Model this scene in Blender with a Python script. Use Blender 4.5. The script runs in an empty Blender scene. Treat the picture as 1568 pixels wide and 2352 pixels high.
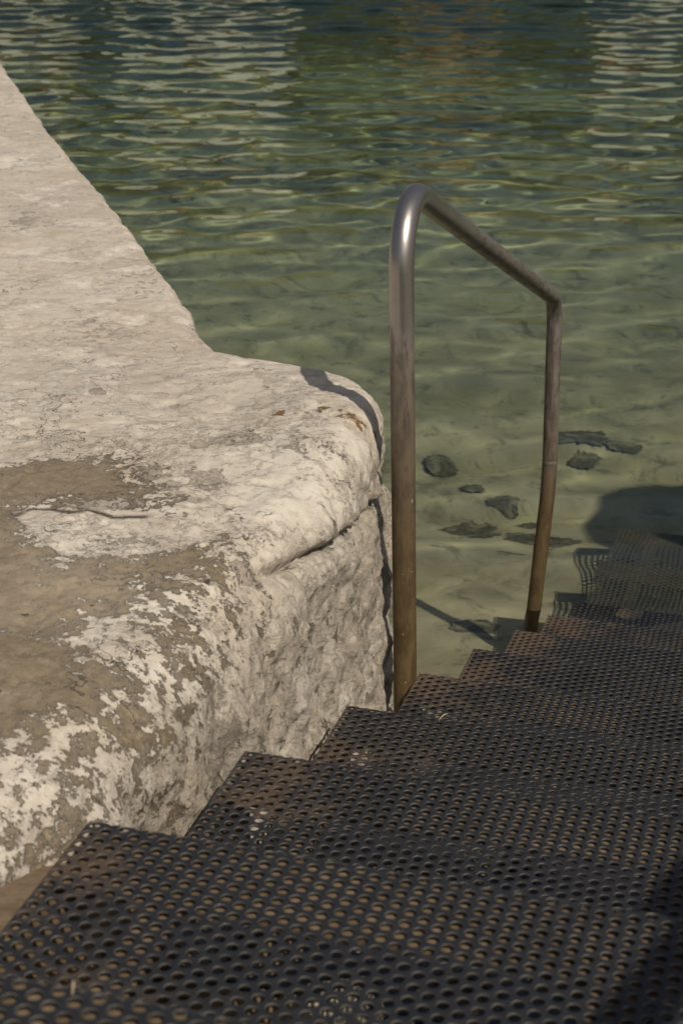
import bpy, math, random
import numpy as np
from mathutils import Vector, Matrix

R = math.radians
rng = np.random.default_rng(7)
random.seed(7)
scene = bpy.context.scene
col = scene.collection

# ------------------------------------------------------------------ camera, sky, sun, exposure
CAM_H = 2.215           # camera above the water (z = 0)
PITCH = R(22)
LENS = 62.76
cam_d = bpy.data.cameras.new('camera')
cam = bpy.data.objects.new('camera', cam_d)
col.objects.link(cam)
cam_d.sensor_fit = 'VERTICAL'
cam_d.sensor_height = 36
cam_d.lens = LENS
cam_d.clip_start = 0.05
cam_d.clip_end = 2000
cam.location = (0, 0, CAM_H)
cam.rotation_euler = (R(90) - PITCH, 0, 0)
cam_d.dof.use_dof = True
cam_d.dof.focus_distance = 3.3
cam_d.dof.aperture_fstop = 10
scene.camera = cam

SUN_AZ = R(33)          # to the right of straight behind the camera
SUN_EL = R(50)
world = bpy.data.worlds.new('World')
scene.world = world
world.use_nodes = True
wn = world.node_tree
sky = wn.nodes.new('ShaderNodeTexSky')
sky.sky_type = 'NISHITA'
sky.sun_disc = False
sky.sun_elevation = SUN_EL
sky.sun_rotation = math.pi - SUN_AZ
sky.dust_density = 4.0
sky.ozone_density = 0.6
bg = wn.nodes['Background']
bg.inputs['Strength'].default_value = 0.062
wn.links.new(sky.outputs[0], bg.inputs[0])

to_sun = Vector((math.sin(SUN_AZ) * math.cos(SUN_EL), -math.cos(SUN_AZ) * math.cos(SUN_EL), math.sin(SUN_EL)))
sun_d = bpy.data.lights.new('sun', 'SUN')
sun_d.energy = 4.0
sun_d.angle = R(0.55)
sun_d.color = (1.0, 0.91, 0.775)
sun = bpy.data.objects.new('sun', sun_d)
col.objects.link(sun)
sun.rotation_euler = to_sun.to_track_quat('Z', 'Y').to_euler()
sun.location = to_sun * 60
sun_d.cycles.is_caustics_light = True

vs = scene.view_settings
vs.view_transform = 'Standard'
vs.look = 'None'
vs.exposure = -0.36
vs.gamma = 1.0
vs.use_curve_mapping = False
cy = scene.cycles
cy.use_denoising = True
cy.max_bounces = 8
cy.diffuse_bounces = 3
cy.glossy_bounces = 4
cy.transmission_bounces = 6
cy.transparent_max_bounces = 8
cy.caustics_reflective = False
cy.caustics_refractive = True
cy.blur_glossy = 0.6
cy.sample_clamp_indirect = 6.0

# ------------------------------------------------------------------ helpers
FPX = 4100.0
CP, SP = math.cos(PITCH), math.sin(PITCH)


def at(u, v, z):
    """point of the horizontal plane z, from a position in a 1568 x 2352 picture"""
    a, b = (u - 784) / FPX, (1176 - v) / FPX
    d = np.array([a, CP + b * SP, -SP + b * CP])
    return np.array([0, 0, CAM_H]) + d * (z - CAM_H) / d[2]


def gnoise(p, seed=0):
    """gradient noise of an (n,3) array, about -1..1"""
    p = np.asarray(p, dtype=np.float64)
    i = np.floor(p).astype(np.int64)
    f = p - i
    u = f * f * f * (f * (f * 6 - 15) + 10)
    out = np.zeros(len(p))
    for dx in (0, 1):
        for dy in (0, 1):
            for dz in (0, 1):
                h = ((i[:, 0] + dx) * 73856093) ^ ((i[:, 1] + dy) * 19349663) ^ ((i[:, 2] + dz) * 83492791) ^ (seed * 2654435761)
                h = (h ^ (h >> 13)) * 1274126177 & 0x7fffffff
                h = (h ^ (h >> 16)) * 668265263 & 0x7fffffff
                g1 = ((h & 1023) / 511.5 - 1)
                g2 = (((h >> 10) & 1023) / 511.5 - 1)
                g3 = (((h >> 20) & 1023) / 511.5 - 1)
                dot = g1 * (f[:, 0] - dx) + g2 * (f[:, 1] - dy) + g3 * (f[:, 2] - dz)
                w = (u[:, 0] if dx else 1 - u[:, 0]) * (u[:, 1] if dy else 1 - u[:, 1]) * (u[:, 2] if dz else 1 - u[:, 2])
                out += w * dot
    return out * 1.25


def fbm(p, octaves=4, seed=0, gain=0.5):
    o = np.zeros(len(p)); a = 1.0; q = np.array(p, dtype=np.float64)
    for k in range(octaves):
        o += a * gnoise(q, seed + k * 17)
        q = q * 2.03 + 3.7
        a *= gain
    return o


def sstep(a, b, x):
    t = np.clip((x - a) / (b - a), 0, 1)
    return t * t * (3 - 2 * t)


def mesh_np(name, verts, faces, smooth=True):
    """faces: (n,4) or (n,3) int array"""
    me = bpy.data.meshes.new(name)
    verts = np.asarray(verts, dtype=np.float32); faces = np.asarray(faces, dtype=np.int32)
    n, k = faces.shape
    me.vertices.add(len(verts)); me.vertices.foreach_set('co', verts.ravel())
    me.loops.add(n * k); me.loops.foreach_set('vertex_index', faces.ravel())
    me.polygons.add(n)
    me.polygons.foreach_set('loop_start', np.arange(0, n * k, k, dtype=np.int32))
    me.polygons.foreach_set('loop_total', np.full(n, k, dtype=np.int32))
    me.polygons.foreach_set('use_smooth', np.full(n, smooth, dtype=bool))
    me.update(calc_edges=True)
    me.validate()
    return me


def grid_faces(nr, nc, off=0):
    i = np.arange((nr - 1) * (nc - 1)); r = i // (nc - 1); c = i % (nc - 1)
    a = r * nc + c + off
    return np.stack([a, a + 1, a + nc + 1, a + nc], 1)


def add_attr(me, name, values):
    at_ = me.attributes.new(name, 'FLOAT', 'POINT')
    at_.data.foreach_set('value', np.asarray(values, dtype=np.float32))


def link(name, me, mat, parent=None):
    o = bpy.data.objects.new(name, me)
    col.objects.link(o)
    if mat is not None and len(me.materials) == 0:
        me.materials.append(mat)
    if parent is not None:
        o.parent = parent
    return o


def empty(name, loc=(0, 0, 0)):
    o = bpy.data.objects.new(name, None)
    col.objects.link(o)
    o.location = loc
    o.empty_display_size = 0.2
    return o


def tag(o, label=None, cat=None, group=None, kind=None):
    if label: o['label'] = label
    if cat: o['category'] = cat
    if group: o['group'] = group
    if kind: o['kind'] = kind
    return o


class MB:
    """collects simple shapes into one mesh"""
    def __init__(s): s.v = []; s.f = []
    def box(s, x0, x1, y0, y1, z0, z1):
        b = len(s.v)
        s.v += [(x0, y0, z0), (x1, y0, z0), (x1, y1, z0), (x0, y1, z0), (x0, y0, z1), (x1, y0, z1), (x1, y1, z1), (x0, y1, z1)]
        s.f += [tuple(b + i for i in q) for q in ((0, 3, 2, 1), (4, 5, 6, 7), (0, 1, 5, 4), (1, 2, 6, 5), (2, 3, 7, 6), (3, 0, 4, 7))]
        return s
    def poly(s, pts, faces):
        b = len(s.v); s.v += [tuple(p) for p in pts]; s.f += [tuple(b + i for i in q) for q in faces]
        return s
    def build(s, name, mat, parent=None, smooth=False, bevel=0):
        me = bpy.data.meshes.new(name); me.from_pydata(s.v, [], s.f)
        me.polygons.foreach_set('use_smooth', [smooth] * len(me.polygons)); me.update()
        o = link(name, me, mat, parent)
        if bevel:
            m = o.modifiers.new('edge', 'BEVEL'); m.width = bevel; m.segments = 2
        return o


def tube_mesh(name, pts, rad, seg=32, cap=True):
    """a tube through pts (n,3) with per-point radius; parallel transport frame"""
    pts = np.asarray(pts, float); n = len(pts)
    rad = np.broadcast_to(rad, (n,)) if np.ndim(rad) <= 1 else rad
    t = np.gradient(pts, axis=0); t /= np.linalg.norm(t, axis=1)[:, None]
    u = np.cross(t[0], (0.3, 0.9, 0.1)); u /= np.linalg.norm(u)
    vs_ = []
    ang = np.linspace(0, 2 * np.pi, seg, endpoint=False)
    for i in range(n):
        u = u - t[i] * np.dot(u, t[i]); u /= np.linalg.norm(u)
        w = np.cross(t[i], u)
        vs_.append(pts[i] + rad[i] * (np.cos(ang)[:, None] * u + np.sin(ang)[:, None] * w))
    vs_ = np.concatenate(vs_)
    f = []
    for i in range(n - 1):
        for j in range(seg):
            a = i * seg + j; b = i * seg + (j + 1) % seg
            f.append((a, b, b + seg, a + seg))
    me = mesh_np(name, vs_, np.array(f))
    ln = np.r_[0, np.cumsum(np.linalg.norm(np.diff(pts, axis=0), axis=1))]
    add_attr(me, 'round_a', np.tile(np.cos(ang), n)); add_attr(me, 'round_b', np.tile(np.sin(ang), n)); add_attr(me, 'along', np.repeat(ln, seg))
    return me


# ---- materials
def new_mat(name):
    m = bpy.data.materials.new(name); m.use_nodes = True
    nt = m.node_tree
    return m, nt, nt.nodes['Principled BSDF']


class NT:
    """short hand for node trees"""
    def __init__(s, nt): s.nt = nt
    def n(s, t, **kw):
        x = s.nt.nodes.new(t)
        for k, v in kw.items(): setattr(x, k, v)
        return x
    def l(s, a, b): s.nt.links.new(a, b)
    def val(s, sock, v):
        if hasattr(v, 'is_output') or isinstance(v, bpy.types.NodeSocket): s.l(v, sock)
        else: sock.default_value = v
    def coord(s, which='Object'): return s.n('ShaderNodeTexCoord').outputs[which]
    def pos(s): return s.n('ShaderNodeNewGeometry').outputs['Position']
    def mapping(s, vec, scale=(1, 1, 1), rot=(0, 0, 0), loc=(0, 0, 0)):
        m = s.n('ShaderNodeMapping'); s.l(vec, m.inputs['Vector'])
        m.inputs['Scale'].default_value = scale; m.inputs['Rotation'].default_value = rot; m.inputs['Location'].default_value = loc
        return m.outputs[0]
    def noise(s, vec, scale, detail=4, rough=0.55, dist=0.0):
        x = s.n('ShaderNodeTexNoise'); s.l(vec, x.inputs['Vector'])
        x.inputs['Scale'].default_value = scale; x.inputs['Detail'].default_value = detail
        x.inputs['Roughness'].default_value = rough; x.inputs['Distortion'].default_value = dist
        return x.outputs['Fac']
    def voronoi(s, vec, scale, feature='F1', out='Distance', rand=1.0):
        x = s.n('ShaderNodeTexVoronoi', feature=feature); s.l(vec, x.inputs['Vector'])
        x.inputs['Scale'].default_value = scale; x.inputs['Randomness'].default_value = rand
        return x.outputs[out]
    def math(s, op, a, b=0.0, c=None, clamp=False):
        x = s.n('ShaderNodeMath', operation=op, use_clamp=clamp)
        s.val(x.inputs[0], a); s.val(x.inputs[1], b)
        if c is not None: s.val(x.inputs[2], c)
        return x.outputs[0]
    def ramp(s, fac, lo, hi, a=0.0, b=1.0):
        x = s.n('ShaderNodeMapRange', interpolation_type='SMOOTHSTEP'); s.l(fac, x.inputs['Value'])
        x.inputs['From Min'].default_value = lo; x.inputs['From Max'].default_value = hi
        x.inputs['To Min'].default_value = a; x.inputs['To Max'].default_value = b
        return x.outputs[0]
    def mix(s, fac, a, b, blend='MIX'):
        x = s.n('ShaderNodeMix', data_type='RGBA', blend_type=blend)
        s.val(x.inputs[0], fac)
        s.val(x.inputs[6], a if not isinstance(a, tuple) else (*a, 1)[:4]); s.val(x.inputs[7], b if not isinstance(b, tuple) else (*b, 1)[:4])
        return x.outputs[2]
    def attr(s, name):
        x = s.n('ShaderNodeAttribute'); x.attribute_name = name
        return x.outputs['Fac']
    def bump(s, h, strength, dist, normal=None):
        x = s.n('ShaderNodeBump'); s.l(h, x.inputs['Height'])
        x.inputs['Strength'].default_value = strength; x.inputs['Distance'].default_value = dist
        if normal is not None: s.l(normal, x.inputs['Normal'])
        return x.outputs[0]


def mat_rock():
    m, nt, p = new_mat('whitewash'); k = NT(nt)
    P = k.pos(); rough = k.attr('rough'); calm = k.attr('calm')
    n0 = k.noise(P, 2.4, 5, 0.6)
    n1 = k.noise(P, 7.5, 10, 0.70, 0.05)
    n2 = k.noise(P, 17, 12, 0.72, 0.08)
    n3 = k.noise(P, 60, 8, 0.7)
    n4 = k.noise(P, 330, 4, 0.65)
    n5 = k.noise(P, 48, 12, 0.72, 0.05)
    lay = k.noise(k.mapping(P, (5, 9, 7), (0, 0, 0.35)), 2.2, 12, 0.72, 0.1)       # brushed, layered lime
    drip = k.noise(k.mapping(P, (30, 30, 6)), 1, 9, 0.7, 0.1)
    # whitewash, uneven: cream, thin grey-beige where it is worn, bright where it is thick
    c = k.mix(k.ramp(n0, 0.34, 0.66), (0.545, 0.475, 0.385), (0.655, 0.595, 0.505))
    c = k.mix(k.ramp(lay, 0.47, 0.64, 0, 0.75), c, (0.43, 0.37, 0.30))
    c = k.mix(k.math('MULTIPLY', k.ramp(k.noise(P, 1.7, 8, 0.65), 0.42, 0.62, 0.15, 0.75), calm), c, (0.45, 0.395, 0.335))
    c = k.mix(k.ramp(n1, 0.53, 0.66, 0, 0.70), c, (0.73, 0.68, 0.59))
    c = k.mix(k.ramp(n1, 0.44, 0.34, 0, 0.55), c, (0.47, 0.40, 0.30))
    c = k.mix(k.ramp(n5, 0.55, 0.64, 0, 0.40), c, (0.43, 0.375, 0.31))
    c = k.mix(k.ramp(n5, 0.44, 0.36, 0, 0.4), c, (0.76, 0.71, 0.62))
    c = k.mix(k.math('MULTIPLY', k.ramp(drip, 0.50, 0.68, 0, 0.7), rough), c, (0.40, 0.345, 0.275))
    chip = k.ramp(n1, 0.515, 0.525); chip2 = k.ramp(n2, 0.455, 0.463); chip3 = k.ramp(n5, 0.57, 0.58)
    sparse = k.math('MAXIMUM', k.ramp(k.noise(P, 4.3, 5, 0.6), 0.50, 0.64), k.math('MULTIPLY', rough, 0.75))
    chip3 = k.math('MULTIPLY', chip3, k.math('MULTIPLY_ADD', sparse, 0.85, 0.15))
    c = k.mix(k.math('MULTIPLY', k.math('MULTIPLY', chip3, 0.34), k.math('MULTIPLY_ADD', calm, -0.7, 1.0)), c, (0.36, 0.31, 0.25))
    hair = k.ramp(k.math('ABSOLUTE', k.math('SUBTRACT', k.noise(P, 3.6, 6, 0.62, 0.3), 0.5)), 0.0035, 0.0008)
    hair = k.math('MULTIPLY', hair, k.ramp(k.noise(P, 5.2, 3, 0.5), 0.52, 0.60))
    # worn grey plaster
    g = k.math('ADD', k.attr('grey'), k.math('ADD', k.math('MULTIPLY', k.math('SUBTRACT', n2, 0.5), 1.2), k.math('MULTIPLY', k.math('SUBTRACT', n5, 0.5), 1.5)))
    gm = k.ramp(g, 0.50, 0.565)
    gcol = k.mix(k.ramp(n3, 0.35, 0.65), (0.285, 0.245, 0.20), (0.42, 0.37, 0.31))
    c = k.mix(k.math('MULTIPLY', gm, 0.85), c, gcol)
    # peeled to sandy brown render
    b = k.math('ADD', k.attr('brown'), k.math('ADD', k.math('MULTIPLY', k.math('SUBTRACT', n2, 0.5), 1.6), k.math('MULTIPLY', k.math('SUBTRACT', n5, 0.5), 2.2)))
    b = k.math('ADD', b, k.math('MULTIPLY', k.math('SUBTRACT', n1, 0.5), 0.9))
    bm = k.math('MULTIPLY', k.ramp(b, 0.485, 0.56), k.ramp(b, 0.46, 0.85, 0.80, 1.0))
    bcol = k.mix(k.ramp(n3, 0.35, 0.65), (0.205, 0.162, 0.108), (0.275, 0.222, 0.155))
    bcol = k.mix(k.ramp(n0, 0.45, 0.68, 0, 0.7), bcol, (0.37, 0.305, 0.225))
    bcol = k.mix(k.ramp(n1, 0.56, 0.70, 0, 0.6), bcol, (0.36, 0.315, 0.255))
    bcol = k.mix(k.ramp(k.noise(P, 140, 5, 0.7), 0.60, 0.70, 0, 0.6), bcol, (0.47, 0.41, 0.33))
    c = k.mix(bm, c, bcol)
    # rust stains
    r = k.math('ADD', k.attr('rust'), k.math('MULTIPLY', k.math('SUBTRACT', n3, 0.5), 2.4))
    c = k.mix(k.ramp(r, 0.55, 0.63), c, (0.20, 0.125, 0.06))
    # small dark flakes and pits
    pv = k.noise(k.mapping(P, (1, 1, 0.55)), 34, 9, 0.70, 0.1)
    pit = k.ramp(k.math('ADD', pv, k.math('MULTIPLY', rough, 0.060)), 0.650, 0.70)
    c = k.mix(k.math('MULTIPLY', pit, 0.72), c, (0.17, 0.135, 0.095))
    c = k.mix(k.math('MULTIPLY', hair, 0.75), c, (0.12, 0.095, 0.07))
    c = k.mix(k.attr('crack'), c, (0.07, 0.055, 0.04))  # shade of the cracks put into the colour, along with their dirt
    gs = k.math('MULTIPLY', k.ramp(k.noise(P, 60, 3), 0.66, 0.72), k.attr('green'))
    c = k.mix(gs, c, (0.10, 0.22, 0.17))
    c = k.mix(0.45, c, k.mix(n4, (0.30, 0.30, 0.30), (0.70, 0.70, 0.70)), 'OVERLAY')
    k.l(c, p.inputs['Base Color'])
    p.inputs['Roughness'].default_value = 0.92
    p.inputs['Specular IOR Level'].default_value = 0.2
    h = k.math('MULTIPLY', bm, -0.35)
    h = k.math('ADD', h, k.math('MULTIPLY', gm, -0.22))
    h = k.math('ADD', h, k.math('MULTIPLY', pit, -0.9))
    h = k.math('ADD', h, k.math('MULTIPLY', hair, -0.5))
    ch = k.math('ADD', k.math('MULTIPLY', chip, 0.22), k.math('ADD', k.math('MULTIPLY', k.math('MULTIPLY', chip2, sparse), 0.22), k.math('MULTIPLY', chip3, -0.30)))
    h = k.math('ADD', h, k.math('MULTIPLY', ch, k.math('SUBTRACT', 1.0, bm)))
    keep = k.math('SUBTRACT', 1.0, k.math('MULTIPLY', bm, 0.9))
    h = k.math('ADD', h, k.math('MULTIPLY', k.math('MULTIPLY', n2, k.math('MULTIPLY_ADD', rough, 2.6, 0.45)), keep))
    h = k.math('ADD', h, k.math('MULTIPLY', k.math('MULTIPLY', lay, 0.35), keep))
    h = k.math('ADD', h, k.math('MULTIPLY', n3, k.math('MULTIPLY_ADD', rough, 0.7, 0.3)))
    h = k.math('ADD', h, k.math('MULTIPLY', n4, 0.16))
    h = k.math('MULTIPLY', h, k.math('MULTIPLY_ADD', calm, -0.60, 1.0))
    k.l(k.bump(h, 1.0, 0.006), p.inputs['Normal'])
    return m


def mat_steel_sheet():
    m, nt, p = new_mat('dark_perforated_steel'); k = NT(nt)
    P = k.pos(); O = k.coord('Object')
    n1 = k.noise(P, 6, 5, 0.6)
    n2 = k.noise(P, 45, 5, 0.65)
    n3 = k.noise(P, 300, 3, 0.6)
    rust = k.math('ADD', k.math('MULTIPLY', n1, 0.9), k.math('MULTIPLY', n2, 0.35))
    edge = k.n('ShaderNodeSeparateXYZ'); k.l(O, edge.inputs[0])
    e = k.ramp(edge.outputs[0], 0.0, 0.30, 0.23, 0.0)
    low = k.n('ShaderNodeSeparateXYZ'); k.l(P, low.inputs[0])
    e = k.math('ADD', e, k.ramp(low.outputs[2], 0.95, 0.0, 0.0, 0.14))
    rm = k.ramp(k.math('ADD', rust, e), 0.79, 1.02)
    c = k.mix(n2, (0.032, 0.033, 0.037), (0.060, 0.062, 0.068))
    c = k.mix(k.math('MULTIPLY', rm, 0.8), c, k.mix(n2, (0.075, 0.045, 0.024), (0.15, 0.105, 0.065)))
    silt_haze = k.ramp(low.outputs[2], 0.02, -0.06, 0.0, 1.0)
    c = k.mix(silt_haze, c, k.mix(n2, (0.055, 0.055, 0.038), (0.12, 0.115, 0.078)))  # silt colour tinted green-grey to stand in for underwater haze
    rm = k.math('MAXIMUM', rm, k.math('MULTIPLY', silt_haze, 1.2))
    dust = k.ramp(n3, 0.60, 0.75, 0, 0.22)
    c = k.mix(dust, c, (0.20, 0.17, 0.135))
    k.l(c, p.inputs['Base Color'])
    k.l(k.math('MULTIPLY_ADD', rm, -0.5, 0.55, clamp=True), p.inputs['Metallic'])
    k.l(k.math('MULTIPLY_ADD', n2, 0.3, 0.34), p.inputs['Roughness'])
    h = k.math('ADD', k.math('MULTIPLY', n2, 0.7), k.math('MULTIPLY', n3, 0.4))
    k.l(k.bump(h, 0.5, 0.0015), p.inputs['Normal'])
    return m


def mat_rusty(name, a, b, rough=0.85):
    m, nt, p = new_mat(name); k = NT(nt)
    P = k.pos()
    n = k.noise(P, 28, 7, 0.65); n2 = k.noise(P, 160, 4, 0.6)
    c = k.mix(k.ramp(n, 0.35, 0.65), a, b)
    c = k.mix(k.ramp(n2, 0.55, 0.7, 0, 0.4), c, tuple(x * 0.45 for x in a))
    k.l(c, p.inputs['Base Color']); p.inputs['Roughness'].default_value = rough
    k.l(k.bump(k.math('ADD', n, k.math('MULTIPLY', n2, 0.5)), 0.6, 0.003), p.inputs['Normal'])
    return m


def mat_tube():
    m, nt, p = new_mat('weathered_steel_tube'); k = NT(nt)
    P = k.pos()
    sep = k.n('ShaderNodeSeparateXYZ'); k.l(P, sep.inputs[0]); z = sep.outputs[2]
    cv = k.n('ShaderNodeCombineXYZ'); k.l(k.attr('round_a'), cv.inputs[0]); k.l(k.attr('round_b'), cv.inputs[1]); k.l(k.attr('along'), cv.inputs[2])
    n1 = k.noise(k.mapping(cv.outputs[0], (1.5, 1.5, 16)), 1, 9, 0.72)
    n2 = k.noise(k.mapping(cv.outputs[0], (7, 7, 40)), 1, 6, 0.65)
    n3 = k.noise(P, 14, 4)
    wob = k.math('MULTIPLY', k.math('SUBTRACT', n1, 0.5), 1.1)
    worn = k.attr('polish')                       # where hands keep it bright
    w = k.ramp(k.math('ADD', worn, wob), 0.25, 0.75)
    steel = k.mix(n3, (0.34, 0.315, 0.30), (0.46, 0.43, 0.41))
    dull = k.mix(k.ramp(n1, 0.38, 0.60), (0.125, 0.102, 0.080), (0.235, 0.198, 0.165))
    brown = k.mix(k.ramp(n1, 0.38, 0.60), (0.105, 0.070, 0.030), (0.175, 0.122, 0.060))
    lo = k.ramp(k.math('ADD', k.attr('foot'), wob), 0.2, 0.8)
    c = k.mix(lo, dull, brown)
    c = k.mix(w, c, steel)
    scr = k.ramp(n2, 0.58, 0.68)
    c = k.mix(k.math('MULTIPLY', scr, k.math('SUBTRACT', 1.0, w)), c, (0.05, 0.035, 0.025))
    spk = k.math('MULTIPLY', k.ramp(k.noise(k.mapping(P, (130, 130, 60)), 1, 2), 0.735, 0.76), lo)
    c = k.mix(spk, c, (0.62, 0.58, 0.5))
    k.l(c, p.inputs['Base Color'])
    k.l(k.math('MULTIPLY_ADD', w, 0.6, 0.3), p.inputs['Metallic'])
    r = k.math('MULTIPLY_ADD', w, -0.20, 0.56)
    k.l(k.math('ADD', r, k.math('MULTIPLY', wob, 0.3)), p.inputs['Roughness'])
    k.l(k.bump(k.math('ADD', n1, k.math('MULTIPLY', n2, 0.5)), 0.25, 0.0012), p.inputs['Normal'])
    return m


def mat_bed():
    m, nt, p = new_mat('sea_bed_sand'); k = NT(nt)
    P = k.pos()
    n1 = k.noise(P, 0.8, 6, 0.6); n2 = k.noise(P, 5, 8, 0.65, 0.3); n3 = k.noise(P, 45, 6, 0.7)
    weed = k.noise(k.mapping(P, (1.5, 1.0, 1)), 1.9, 10, 0.70, 0.5)
    spot = k.noise(k.mapping(P, (1.3, 0.9, 1), (0, 0, .4)), 5.5, 8, 0.72, 0.4)
    c = k.mix(k.ramp(n2, 0.3, 0.7), (0.49, 0.425, 0.27), (0.63, 0.56, 0.385))
    c = k.mix(k.ramp(n1, 0.46, 0.66, 0, 0.65), c, (0.34, 0.31, 0.19))
    c = k.mix(k.ramp(weed, 0.53, 0.68, 0, 0.7), c, (0.19, 0.185, 0.105))
    c = k.mix(k.ramp(spot, 0.53, 0.65, 0, 0.72), c, (0.17, 0.16, 0.10))
    c = k.mix(k.ramp(k.noise(P, 13, 8, 0.7), 0.60, 0.70, 0, 0.6), c, (0.20, 0.185, 0.12))
    c = k.mix(0.4, c, k.mix(n3, (0.3, 0.3, 0.3), (0.7, 0.7, 0.7)), 'OVERLAY')
    k.l(c, p.inputs['Base Color']); p.inputs['Roughness'].default_value = 0.95
    p.inputs['Specular IOR Level'].default_value = 0.1
    k.l(k.bump(k.math('ADD', n2, k.math('MULTIPLY', n3, 0.2)), 0.6, 0.02), p.inputs['Normal'])
    return m


def mat_water():
    m = bpy.data.materials.new('sea_water'); m.use_nodes = True
    nt = m.node_tree; nt.nodes.clear(); k = NT(nt)
    out = k.n('ShaderNodeOutputMaterial')
    g = k.n('ShaderNodeBsdfGlass'); g.inputs['IOR'].default_value = 1.333; g.inputs['Roughness'].default_value = 0.0
    g.inputs['Color'].default_value = (1, 1, 1, 1)
    k.l(g.outputs[0], out.inputs['Surface'])
    return m


def mat_water_body():
    m = bpy.data.materials.new('sea_water_body'); m.use_nodes = True
    nt = m.node_tree; nt.nodes.clear(); k = NT(nt)
    out = k.n('ShaderNodeOutputMaterial')
    a = k.n('ShaderNodeVolumeAbsorption')
    a.inputs['Color'].default_value = (0.52, 0.68, 0.51, 1)
    a.inputs['Density'].default_value = 0.50
    k.l(a.outputs[0], out.inputs['Volume'])
    return m


def mat_simple(name, c1, c2, scale=3.0, rough=0.85, detail=5):
    m, nt, p = new_mat(name); k = NT(nt)
    n = k.noise(k.pos(), scale, detail, 0.6)
    k.l(k.mix(k.ramp(n, 0.3, 0.7), c1, c2), p.inputs['Base Color'])
    p.inputs['Roughness'].default_value = rough
    k.l(k.bump(n, 0.5, 0.02), p.inputs['Normal'])
    return m


M_ROCK = mat_rock(); M_SHEET = mat_steel_sheet(); M_TUBE = mat_tube(); M_BED = mat_bed(); M_WATER = mat_water()
M_BAR = mat_rusty('rusty_flat_bar', (0.120, 0.082, 0.046), (0.215, 0.158, 0.10))
M_WORN_GLINT = mat_rusty('worn_glint_edge', (0.065, 0.056, 0.047), (0.15, 0.13, 0.108), 0.5)  # worn bare rims, coloured lighter to bring out sun glints
M_STRINGER = mat_rusty('brown_stringer', (0.17, 0.115, 0.065), (0.26, 0.185, 0.115))
def mat_stone():
    m, nt, p = new_mat('weedy_sea_stone'); k = NT(nt)
    P = k.pos()
    n = k.noise(P, 12, 9, 0.72, 0.4); n3 = k.noise(P, 55, 6, 0.7)
    c = k.mix(k.ramp(n3, 0.35, 0.65), (0.085, 0.078, 0.048), (0.20, 0.178, 0.115))
    c = k.mix(k.ramp(n, 0.48, 0.62, 0, 0.75), c, (0.42, 0.37, 0.245))
    k.l(c, p.inputs['Base Color']); p.inputs['Roughness'].default_value = 0.95; p.inputs['Specular IOR Level'].default_value = 0.1
    k.l(k.bump(k.math('ADD', n, k.math('MULTIPLY', n3, 0.4)), 0.8, 0.02), p.inputs['Normal'])
    return m


M_STONE = mat_stone()
M_DARK = mat_simple('dark_rock', (0.05, 0.045, 0.038), (0.11, 0.10, 0.085), 5)

# ------------------------------------------------------------------ stairs frame
STEP = np.array([0.136, 0.454, -0.175])
P1 = np.array([-0.26, 1.616, CAM_H - 0.998])
RUN = math.hypot(STEP[0], STEP[1])
DIR = np.array([STEP[0], STEP[1], 0]) / RUN         # down the stairs
LAT = np.array([DIR[1], -DIR[0], 0])                # across the stairs, to the right
WIDTH = 1.34
ST_ANG = math.atan2(LAT[1], LAT[0])


def edge_x(F):
    """x of the left edge of the stairs at forward distance F"""
    return P1[0] + (F - P1[1]) * DIR[0] / DIR[1]


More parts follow.
